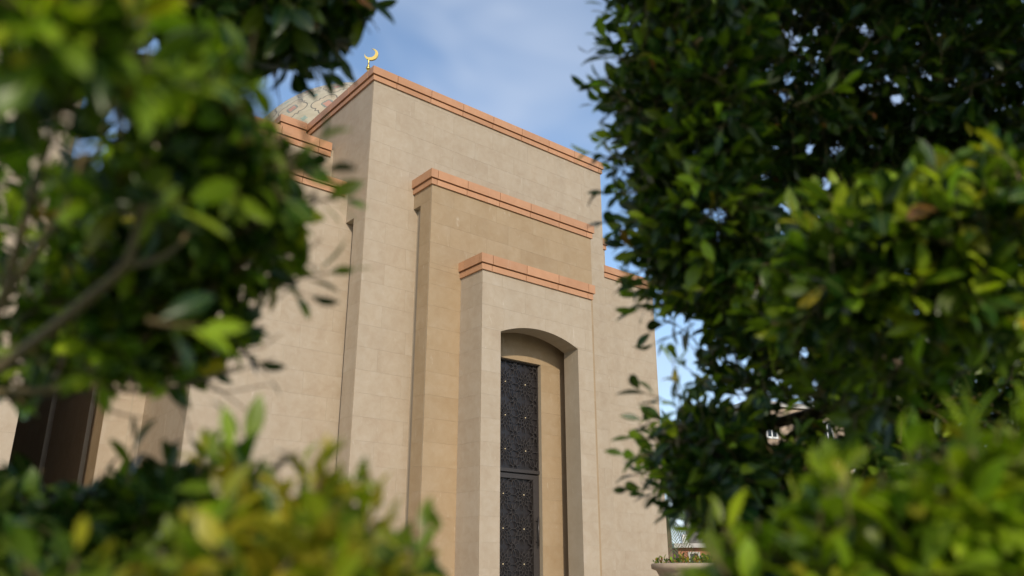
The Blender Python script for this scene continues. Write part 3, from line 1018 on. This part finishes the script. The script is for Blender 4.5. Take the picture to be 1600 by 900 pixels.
for _ in range(95):                           # ragged rim of small shoots along the clipped side
    v_ = rnd.choice((rnd.uniform(-30, 480), rnd.uniform(-30, 480), rnd.uniform(650, 840))); d = rnd.uniform(1.32, 1.6)
    a = at(te(v_)+rnd.uniform(24, 75), v_, d)
    T.shoot(a, -RIGHT*rnd.uniform(.4, 1)+UP*rnd.uniform(-.6, .7)+rvec()*.5, rnd.uniform(.03, .06), rnd.randint(4, 6), LT*.85, TREE, rnd.choice((0, 1, 1, 2)), .9)
# sprigs that stand out from the outline
for (u0, v0), (u1, v1), d, n, tipk in [
        ((985, 105), (935, 62), 1.42, 6, 1), ((990, 95), (930, 88), 1.42, 5, 0), ((985, 140), (925, 128), 1.42, 6, 0), ((985, 160), (930, 155), 1.42, 6, 1),
        ((995, 205), (945, 210), 1.40, 6, 2), ((990, 250), (928, 248), 1.38, 7, 2), ((995, 300), (945, 305), 1.40, 6, 0), ((1000, 345), (950, 350), 1.40, 6, 0),
        ((1025, 400), (965, 385), 1.40, 7, 0), ((1040, 440), (985, 445), 1.38, 7, 0), ((1045, 470), (998, 490), 1.38, 7, 0), ((1085, 505), (1035, 540), 1.42, 5, 0), ((1075, 480), (1030, 515), 1.42, 4, 0),
        ((1065, 640), (1047, 570), 1.30, 7, 2), ((1070, 645), (1010, 600), 1.30, 7, 0), ((1075, 670), (1015, 650), 1.32, 7, 0), ((1070, 690), (1000, 690), 1.32, 7, 1),
        ((1075, 715), (990, 700), 1.34, 7, 1), ((1080, 735), (985, 745), 1.36, 7, 0), ((1085, 760), (1000, 770), 1.36, 6, 0), ((1090, 790), (1045, 800), 1.4, 6, 0), ((1110, 610), (1070, 560), 1.4, 6, 1),
        ((1010, 20), (955, 0), 1.42, 6, 1), ((1240, 165), (1330, 130), 1.3, 7, 2)]:
    a, b = at(u0, v0, d), at(u1, v1, d-0.02)
    T.shoot(a, b-a, (b-a).length, n, LT*0.95, DARK if tipk == 0 else MIDD, tipk, 0.9)
keep_leaves = T.leaves; T.leaves = []
# the sunlit boughs that reach towards the viewer
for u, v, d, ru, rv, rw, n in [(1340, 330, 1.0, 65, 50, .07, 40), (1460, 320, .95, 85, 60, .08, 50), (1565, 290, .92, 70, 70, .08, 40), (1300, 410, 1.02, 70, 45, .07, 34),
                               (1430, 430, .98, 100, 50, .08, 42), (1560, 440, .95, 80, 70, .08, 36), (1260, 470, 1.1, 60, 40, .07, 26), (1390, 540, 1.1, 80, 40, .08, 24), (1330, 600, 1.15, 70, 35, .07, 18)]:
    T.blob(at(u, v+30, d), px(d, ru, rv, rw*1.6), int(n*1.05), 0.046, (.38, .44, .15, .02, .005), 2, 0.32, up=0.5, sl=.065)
bt = table([(1180, 480), (1220, 300), (1280, 255), (1400, 240), (1500, 222), (1600, 195), (1700, 190)])
T.prune(lambda u, v: v > bt(u)+20*math.sin(u*.06)+12*math.sin(u*.23))
T.leaves = keep_leaves+T.leaves
tb = Vector((T.root.location.x, T.root.location.y, -0.05))
fork = at(1440, 560, 2.05)
T.branch([tb, tb*0.5+fork*0.5+Vector((.03, -.02, 0)), fork], 0.075, 0.05, 'trunk')
for u, v, d in [(1120, 60, 1.6), (1100, 300, 1.55), (1300, 80, 1.8), (1540, 40, 1.85), (1180, 480, 1.6), (1120, 690, 1.5), (1320, 740, 1.75), (1590, 420, 1.85), (1340, 360, 1.05), (1540, 330, 1.0), (1280, 520, 1.2)]:
    e = at(u, v, d)
    mid = fork.lerp(e, 0.5)+Vector((rnd.uniform(-.06, .06), rnd.uniform(-.06, .06), -0.05))
    T.branch([fork-Vector((0, 0, rnd.uniform(0, .25))), mid, e], 0.022, 0.005)
T.finish()

# --- bright hedge bush low on the right
Hb = Plant('hedge_bush', 'bright green clipped bush in sunlight below the dense ficus tree', 'bush', (at(1400, 900, .8).x, at(1400, 900, .8).y, 0), 'clipped bushes beside the path')
for u, v, d, ru, rv, rw, n in [(1180, 880, .72, 70, 50, .05, 30), (1270, 850, .70, 70, 55, .05, 36), (1370, 830, .68, 75, 70, .06, 46), (1470, 790, .68, 75, 80, .06, 50), (1560, 770, .66, 80, 80, .06, 50),
                               (1130, 930, .75, 50, 40, .05, 14), (1300, 930, .72, 120, 60, .06, 34), (1450, 900, .72, 120, 70, .07, 44), (1580, 890, .7, 90, 80, .06, 36), (1640, 800, .72, 60, 80, .06, 20)]:
    Hb.blob(at(u, v+28, d*.93), px(d*.93, ru, rv, rw*1.2), int(n*1.15), 0.042, FRESH, 2, 0.75, up=0.7, sl=.05)
ht = table([(1000, 910), (1060, 895), (1130, 840), (1230, 790), (1330, 758), (1400, 725), (1500, 695), (1600, 675)])
Hb.prune(lambda u, v: v > ht(u)+16*math.sin(u*.07)+12*math.sin(u*.21))
for _ in range(16):
    u_ = rnd.uniform(1090, 1600); d = rnd.uniform(.58, .7)
    Hb.shoot(at(u_, ht(u_)+62, d), UP+RIGHT*rnd.uniform(-.7, .5)+rvec()*.4, .038, 5, .038, FRESH, 2, .8)
Hb.prune(lambda u, v: u > 1100 or v > 892)
Hb.blob(at(1420, 1010, .85), px(.85, 260, 120, .16), 120, 0.05, MIDD)
hb = Vector((Hb.root.location.x, Hb.root.location.y, -0.05))
for u, v, d in [(1200, 900, .75), (1330, 870, .74), (1450, 840, .74), (1570, 800, .72)]:
    e = at(u, v, d)
    Hb.branch([hb+Vector((rnd.uniform(-.05, .05), rnd.uniform(-.05, .05), 0)), hb.lerp(e, .55)+Vector((0, 0, -.1)), e], 0.012, 0.003, 'stem')
Hb.finish()

# --- loose shrub on the left
Sh = Plant('loose_shrub', 'loose leafy shrub with bare brown branches close in front of the plain stone building', 'shrub', (at(-120, 700, .62).x, at(-120, 700, .62).y, 0))
for u, v, d, ru, rv, rw, n, wt, tp_ in [
        (90, 40, .42, 90, 55, .04, 16, FRESH, .6), (200, 60, .46, 70, 55, .04, 14, FRESH, .6), (30, 120, .45, 60, 60, .04, 10, MIDD, .5),
        (270, 150, .58, 80, 60, .06, 20, MIDD, .45), (380, 150, .62, 70, 60, .06, 20, MIDD, .5), (170, 210, .6, 70, 60, .06, 12, MIDD, .4), (440, 220, .66, 55, 55, .06, 18, MIDD, .4),
        (320, 250, .62, 80, 50, .06, 18, MIDD, .4), (250, 310, .62, 80, 40, .06, 14, MIDD, .5), (400, 310, .7, 75, 50, .07, 24, MIDD, .3), (470, 300, .74, 40, 60, .06, 16, MIDD, .3),
        (440, 390, .78, 55, 40, .07, 18, DARK, .2), (330, 400, .75, 90, 60, .07, 30, DARK, .2), (220, 400, .7, 70, 60, .06, 16, MIDD, .3), (120, 330, .7, 90, 70, .07, 14, DARK, .3),
        (300, 490, .75, 80, 50, .07, 26, DARK, .2), (180, 520, .75, 110, 50, .07, 30, DARK, .2), (60, 500, .75, 90, 70, .07, 26, DARK, .1), (60, 590, .75, 90, 40, .07, 20, DARK, .1), (230, 570, .75, 90, 30, .06, 18, DARK, .2),
        (360, 540, .8, 50, 40, .06, 12, DARK, .2), (50, 400, .85, 90, 90, .08, 16, DARK, .1), (40, 240, .8, 80, 70, .07, 12, DARK, .1), (300, 340, .95, 180, 120, .08, 40, DARK, .05), (150, 460, .95, 180, 100, .08, 40, DARK, .05), (200, 130, .95, 200, 100, .08, 40, DARK, .05)]:
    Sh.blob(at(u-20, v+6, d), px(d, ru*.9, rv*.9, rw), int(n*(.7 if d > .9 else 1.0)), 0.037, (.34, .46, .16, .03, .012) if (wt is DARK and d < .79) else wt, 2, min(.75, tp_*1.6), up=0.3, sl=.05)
se = table([(0, 330), (60, 400), (110, 425), (150, 412), (185, 405), (215, 440), (240, 462), (270, 455), (300, 470), (330, 500), (360, 495), (420, 495), (450, 470), (480, 435), (520, 420), (560, 405), (600, 350), (635, 280), (660, 120), (690, -50)])
hole = outside([(182, 190, 20, 27), (138, 232, 14, 20), (238, 78, 18, 23), (100, 185, 22, 16), (75, 215, 14, 12), (14, 185, 10, 15), (25, 295, 9, 12), (62, 302, 6, 8), (30, 340, 10, 10), (395, 355, 12, 12), (410, 330, 10, 10), (140, 160, 14, 10)])
Sh.prune(lambda u, v: u < se(v)+12*math.sin(v*.17)+8*math.sin(v*.5) and v < 640+22*math.sin(u*.045)+10*math.sin(u*.16) and hole(u, v))
for (u0, v0), (u1, v1), d, n, tk in [((470, 310), (535, 320), .72, 5, 1), ((450, 440), (520, 415), .76, 5, 1), ((400, 430), (470, 470), .78, 5, 0), ((350, 520), (420, 575), .8, 4, 0), ((460, 280), (490, 210), .66, 5, 1),
                                     ((200, 330), (300, 325), .5, 4, 2), ((230, 500), (310, 520), .52, 4, 2), ((430, 260), (500, 265), .68, 5, 1)]:
    a, b = at(u0, v0, d), at(u1, v1, d)
    Sh.shoot(a, b-a, (b-a).length, n, 0.036, MIDD, tk, .8)
sb = Vector((Sh.root.location.x, Sh.root.location.y, -0.05))
stem = at(-90, 640, .62)
Sh.branch([sb, sb.lerp(stem, .5), stem], 0.02, 0.012, 'stem')
for pts, r0, r1 in [([(-90, 640, .62), (40, 545, .58), (140, 465, .56), (195, 415, .55), (213, 360, .55), (228, 318, .54)], .007, .003),
                    ([(-90, 640, .62), (0, 480, .60), (55, 395, .58), (105, 322, .56), (130, 240, .56)], .006, .0025),
                    ([(-60, 615, .62), (120, 600, .68), (260, 500, .72), (370, 420, .74), (440, 340, .72)], .006, .0022),
                    ([(195, 415, .55), (270, 390, .6), (350, 280, .64), (400, 200, .64)], .004, .002),
                    ([(0, 480, .6), (90, 180, .55), (150, 80, .5)], .005, .002),
                    ([(120, 600, .68), (250, 610, .72), (380, 570, .76)], .004, .0016),
                    ([(230, 600, .8), (330, 590, .8), (430, 560, .8)], .002, .001),
                    ([(280, 560, .78), (330, 600, .78), (385, 640, .79)], .0016, .0008), ([(300, 585, .8), (345, 612, .8), (420, 600, .8)], .0016, .0008),
                    ([(250, 600, .76), (285, 640, .76), (300, 690, .76)], .0016, .0008), ([(340, 540, .78), (400, 545, .78), (440, 520, .78)], .0015, .0007),
                    ([(120, 600, .74), (170, 640, .74), (230, 655, .74)], .002, .0009), ([(380, 480, .78), (430, 470, .78), (470, 430, .78)], .0016, .0008)]:
    Sh.branch([at(*p) for p in pts], r0*.68, r1*.7, mat='twig')
Sh.finish()

# --- yellowing bush and dark bush at lower left
Yb = Plant('yellow_bush', 'low bush of yellowing green leaves in front of the mosque wing', 'bush', (at(480, 960, .6).x, at(480, 960, .6).y, 0), 'clipped bushes beside the path')
for u, v, d, ru, rv, rw, n in [(400, 800, .58, 50, 55, .04, 24), (470, 830, .54, 55, 50, .04, 26), (540, 865, .52, 50, 45, .04, 24), (610, 900, .52, 45, 40, .04, 18), (330, 850, .52, 60, 60, .04, 24), (430, 900, .48, 90, 50, .04, 26), (560, 940, .5, 90, 40, .04, 20), (670, 930, .54, 40, 35, .03, 8), (270, 900, .46, 60, 40, .04, 12)]:
    Yb.blob(at(u, v+20, d), px(d, ru*.9, rv*.9, rw), int(n*.68), 0.035, GOLD, 3, 0.3, up=0.6, sl=.045)
yt = table([(180, 890), (300, 780), (350, 735), (400, 715), (480, 765), (560, 805), (620, 850), (700, 895), (720, 960)])
Yb.prune(lambda u, v: v > yt(u)+14*math.sin(u*.09)+10*math.sin(u*.31))
for _ in range(16):                           # upright shoots along the rim
    u_ = rnd.uniform(330, 660); d = rnd.uniform(.5, .62)
    Yb.shoot(at(u_, yt(u_)+45, d), UP+RIGHT*rnd.uniform(-.5, .6)+rvec()*.4, .032, 5, .03, GOLD, rnd.choice((1, 2, 3)), .8)
for (u0, v0), (u1, v1), d, n, tk in [((560, 850), (555, 785), .6, 3, 1), ((395, 780), (390, 700), .62, 5, 1), ((650, 930), (640, 870), .6, 3, 2)]:
    a, b = at(u0, v0, d), at(u1, v1, d)
    Yb.shoot(a, b-a, (b-a).length, n, 0.04, MIDD, tk, .7)
Yb.prune(lambda u, v: u < 690 or v > 905)
yb = Vector((Yb.root.location.x, Yb.root.location.y, -0.05))
Yb.blob(at(470, 1010, .6), px(.6, 220, 80, .12), 90, 0.045, MIDD)
Yb.prune(lambda u, v: u < 692)
for u, v, d in [(400, 830, .58), (500, 860, .55), (600, 900, .54), (330, 880, .54)]:
    e = at(u, v, d)
    Yb.branch([yb, yb.lerp(e, .55)+Vector((0, 0, -.06)), e], 0.008, 0.002, 'stem')
Yb.finish()

Db = Plant('dark_bush', 'low shaded bush of dark green leaves under the loose shrub', 'bush', (at(130, 960, .8).x, at(130, 960, .8).y, 0), 'clipped bushes beside the path')
for u, v, d, ru, rv, rw, n in [(60, 800, .80, 90, 50, .08, 46), (180, 790, .80, 90, 50, .08, 50), (290, 770, .78, 80, 45, .08, 46), (370, 770, .76, 50, 45, .06, 24), (90, 880, .75, 120, 60, .1, 60), (240, 870, .75, 110, 60, .1, 56), (-40, 800, .8, 80, 90, .1, 30)]:
    Db.blob(at(u, v+25, d), px(d, ru, rv*.8, rw), n, 0.042, DARK, 1, 0.12, up=0.6, sl=.05)
dt = table([(-50, 690), (30, 700), (70, 770), (150, 750), (190, 712), (240, 715), (300, 708), (400, 725), (420, 900)])
Db.prune(lambda u, v: v > dt(u)+8*math.sin(u*.2))
for (u0, v0), (u1, v1), d, n, tk in [((80, 930), (40, 880), .47, 3, 1), ((110, 940), (116, 880), .45, 3, 3), ((150, 940), (165, 890), .47, 2, 3), ((200, 760), (205, 705), .74, 4, 0), ((310, 740), (320, 700), .74, 4, 0), ((250, 760), (265, 715), .74, 4, 0)]:
    a, b = at(u0, v0, d), at(u1, v1, d)
    Db.shoot(a, b-a, (b-a).length, n, 0.034, MIDD, tk, .5)
db = Vector((Db.root.location.x, Db.root.location.y, -0.05))
Db.blob(at(130, 1010, .85), px(.85, 260, 90, .15), 90, 0.05, DARK)
for u, v, d in [(60, 830, .82), (180, 820, .82), (300, 800, .8)]:
    e = at(u, v, d)
    Db.branch([db, db.lerp(e, .55)+Vector((0, 0, -.06)), e], 0.01, 0.003, 'stem')
Db.finish()

# --- the tree the viewer stands under: its boughs hang into the view above the shrub, its crown shades what is near
Ot = Plant('overhanging_tree', 'spreading tree whose dark drooping boughs hang in above the loose shrub', 'tree', (-1.7, -1.7, 0), 'ficus trees beside the path')
for u, v, d, ru, rv, rw, n in [(330, 30, 1.15, 100, 60, .1, 70), (450, 10, 1.15, 80, 60, .1, 60), (540, -10, 1.15, 45, 40, .08, 26), (430, 90, 1.2, 60, 40, .08, 20), (250, 0, 1.1, 80, 60, .1, 40), (500, 60, 1.15, 40, 40, .07, 16), (400, -90, 1.2, 220, 60, .15, 70), (60, -60, 1.1, 200, 80, .15, 60), (350, -260, 1.15, 260, 130, .2, 110), (150, -420, 1.1, 300, 150, .25, 110)]:
    Ot.blob(at(u, v, d), px(d, ru, rv, rw), n, 0.06, DARK, 1, 0.1, up=-0.35)
ob = table([(200, 150), (300, 160), (380, 140), (450, 105), (490, 120), (540, 100), (570, 60), (590, 15), (610, -20)])
Ot.prune(lambda u, v: (v < ob(u) or v > 900) and hole(u, v))
for (u0, v0), (u1, v1), d, n in [((500, 50), (545, 95), 1.1, 5), ((460, 75), (505, 112), 1.1, 5), ((445, 85), (472, 130), 1.12, 5), ((535, -10), (575, 0), 1.1, 4)]:
    a, b = at(u0, v0, d), at(u1, v1, d)
    Ot.shoot(a, b-a, (b-a).length, n, 0.05, DARK, 0, .7)
Ot.prune(lambda u, v: not (u > 561 and 45 < v < 300))
ot = Vector((-1.7, -1.7, -0.05))
ofork = Vector((-1.55, -1.55, EYE+1.9))
Ot.branch([ot, ot.lerp(ofork, .5)+Vector((.06, -.04, 0)), ofork], 0.12, 0.08, 'trunk')
crown = Vector((0.05, -1.5, EYE+2.15))
for dx, dy, dz, rx, ry, rz, n in [(0, 0, 0, 1.1, .7, .50, 620), (-1.2, -.1, .38, .8, .6, .5, 340), (1.1, 0, .05, .8, .7, .5, 420), (.2, -.8, .5, 1.1, .8, .6, 220), (-.9, -.7, .5, .9, .8, .6, 160)]:
    Ot.blob(crown+Vector((dx, dy, dz)), (rx, ry, rz), n, 0.085, DARK, 1, .1, axes=(Vector((1, 0, 0)), Vector((0, 1, 0)), Vector((0, 0, 1))), sl=.2, nl=(7, 10))
for e in (crown+Vector((.8, -.1, .1)), crown+Vector((-.6, .4, .2)), crown+Vector((.1, -.9, .5)), at(330, 0, 1.15), at(490, 20, 1.15)):
    Ot.branch([ofork-Vector((0, 0, rnd.uniform(0, .4))), ofork.lerp(e, .5)+Vector((0, 0, .25)), e], 0.03, 0.006)
Ot.finish()

# --- low plants in the planter
Pp = Plant('planter_plant', 'small dry green plants growing in the round stone planter', 'plant', (pc.x, pc.y, pz+zt-0.06))
for k in range(80):
    a = rnd.uniform(0, 2*math.pi); r = 0.55*rnd.random()**.5
    Pp.shoot(Vector((pc.x+r*math.cos(a), pc.y+r*math.sin(a), pz+zt-.07)), Vector((math.cos(a)*.6, math.sin(a)*.6, 1)), rnd.uniform(.10, .22), 7, .09, (0.3, .4, .15, .1, .25), None, thick=.004)
Pp.finish(150)

# ------------------------------------------------------------------ background right of the mosque
# small pavilion with a flat slab roof
pv = at(1108, 872, 30)
pav = empty('garden_pavilion', 'small red brown pavilion with a pale flat roof slab beyond the planter', 'pavilion', (pv.x, pv.y, 0))
fx = RIGHT; fy = Vector((FWD.x, FWD.y, 0)).normalized()
def orient(mb, o, fx_, fy_):
    mb.v = [(o.x+x*fx_.x+y*fy_.x, o.y+x*fx_.y+y*fy_.y, z) for x, y, z in mb.v]
    return mb
zr = at(1070, 853, 30).z
m = MB(); m.box(-1.12, 1.5, 0, 2.4, 0, zr-.06)
pw = orient(m, pv, fx, fy).build('wall', M['brick'], pav)
m = MB(); m.box(-1.3, 1.75, -.25, 2.6, zr-.06, zr+.09)
rf = orient(m, pv, fx, fy).build('roof', M['concrete'], pav)
m = MB(); m.box(-.9, -.7, .2, .4, zr+.09, zr+.42); m.box(.1, .35, .3, .6, zr+.09, zr+.5)
orient(m, pv, fx, fy).build('vent_box', M['white'], rf)
for x in (-.75, .45):
    m = MB(); frame(m, x-.02, x+.42, zr-1.15, zr-.2, .07, -.05, .02)
    wf = orient(m, pv, fx, fy).build('window', M['concrete'], pav)
    m = MB(); m.box(x+.05, x+.35, -.015, .01, zr-1.08, zr-.27)
    orient(m, pv, fx, fy).build('pane', M['glass'], wf)
# pale wall behind it
wb = at(1062, 868, 46)
m = MB(); m.box(-3.2, 12, 0, .3, 0, at(1062, 862, 46).z)
o = orient(m, wb, fx, fy).build('boundary_wall', M['skyblue_wall'])
tag(o, 'pale blue grey boundary wall far behind the small pavilion', 'wall')
# palm
pb = at(1040, 806, 27)
palm = empty('palm_tree', 'palm tree with drooping feathered fronds showing past the mosque corner', 'palm', (pb.x, pb.y, 0))
m = MB()
m.tube([Vector((pb.x, pb.y, -.1)), Vector((pb.x+.05, pb.y, pb.z*.5)), Vector((pb.x, pb.y, pb.z))], [.2, .15, .13], 10)
m.build('trunk', M['palm_trunk'], palm, True)
for k in range(22):
    a = k*2.4+rnd.uniform(-.2, .2); el = rnd.uniform(-.2, .9); ln = rnd.uniform(1.5, 2.1)
    h = Vector((math.cos(a), math.sin(a), 0))
    pts = []
    for j in range(12):
        t = j/11
        pts.append(pb+h*ln*(t*math.cos(el)+.1*t)+Vector((0, 0, ln*(t*math.sin(el)-.75*t*t))))
    m = MB()
    m.tube(pts, [.016*(1-.8*j/11) for j in range(12)], 4)
    for j in range(1, 12):
        t_ = (pts[j]-pts[j-1]).normalized(); sd = t_.cross(Vector((0, 0, 1))).normalized()
        for q in (0, .5):
            b0 = pts[j-1].lerp(pts[j], q)
            for s_ in (-1, 1):
                l2 = .42*(1-.55*abs(j/11-.4))
                tip = b0+(sd*s_*.75+t_*.55+Vector((0, 0, -.45))).normalized()*l2
                m.add([b0-t_*.016, b0+t_*.016, b0.lerp(tip, .5)+t_*.02, tip, b0.lerp(tip, .5)-t_*.02], [(0, 1, 2, 3, 4)])
    m.build('frond', M['palm'], palm)
# apartment house with white framed windows
ab = at(1300, 690, 62)
ax_ = (RIGHT*.93+Vector((FWD.x, FWD.y, 0)).normalized()*.37).normalized(); ay_ = Vector((-ax_.y, ax_.x, 0))
house = empty('apartment_house', 'tan apartment house with white framed windows seen through gaps in the ficus leaves', 'house', (ab.x, ab.y, 0))
zt2 = at(1300, 640, 62).z
m = MB(); m.box(-7.0, 9.0, 0, 10, 0, zt2)
orient(m, ab, ax_, ay_).build('wall', M['house'], house)
m = MB(); m.box(-7.25, 9.25, -.25, 10.25, zt2, zt2+.35)
rf = orient(m, ab, ax_, ay_).build('roof', M['concrete'], house)
m = MB(); m.box(3.2, 7.0, 1.5, 6, zt2+.35, zt2+2.0)
orient(m, ab, ax_, ay_).build('stair_head', M['white'], rf)
for r in range(4):
    for c in range(6):
        x, z = -6.0+2.6*c, zt2-2.3-3.0*r
        if z < .5: continue
        m = MB(); frame(m, x-.09, x+.99, z-.09, z+1.49, .14, -.08, .03); m.box(x+.4, x+.5, -.06, .02, z+.05, z+1.35)
        f_ = orient(m, ab, ax_, ay_).build('window', M['white'], house)
        m = MB(); m.box(x+.05, x+.85, -.02, .015, z+.05, z+1.35)
        orient(m, ab, ax_, ay_).build('pane', M['glass'], f_)
bpy.context.view_layer.update()
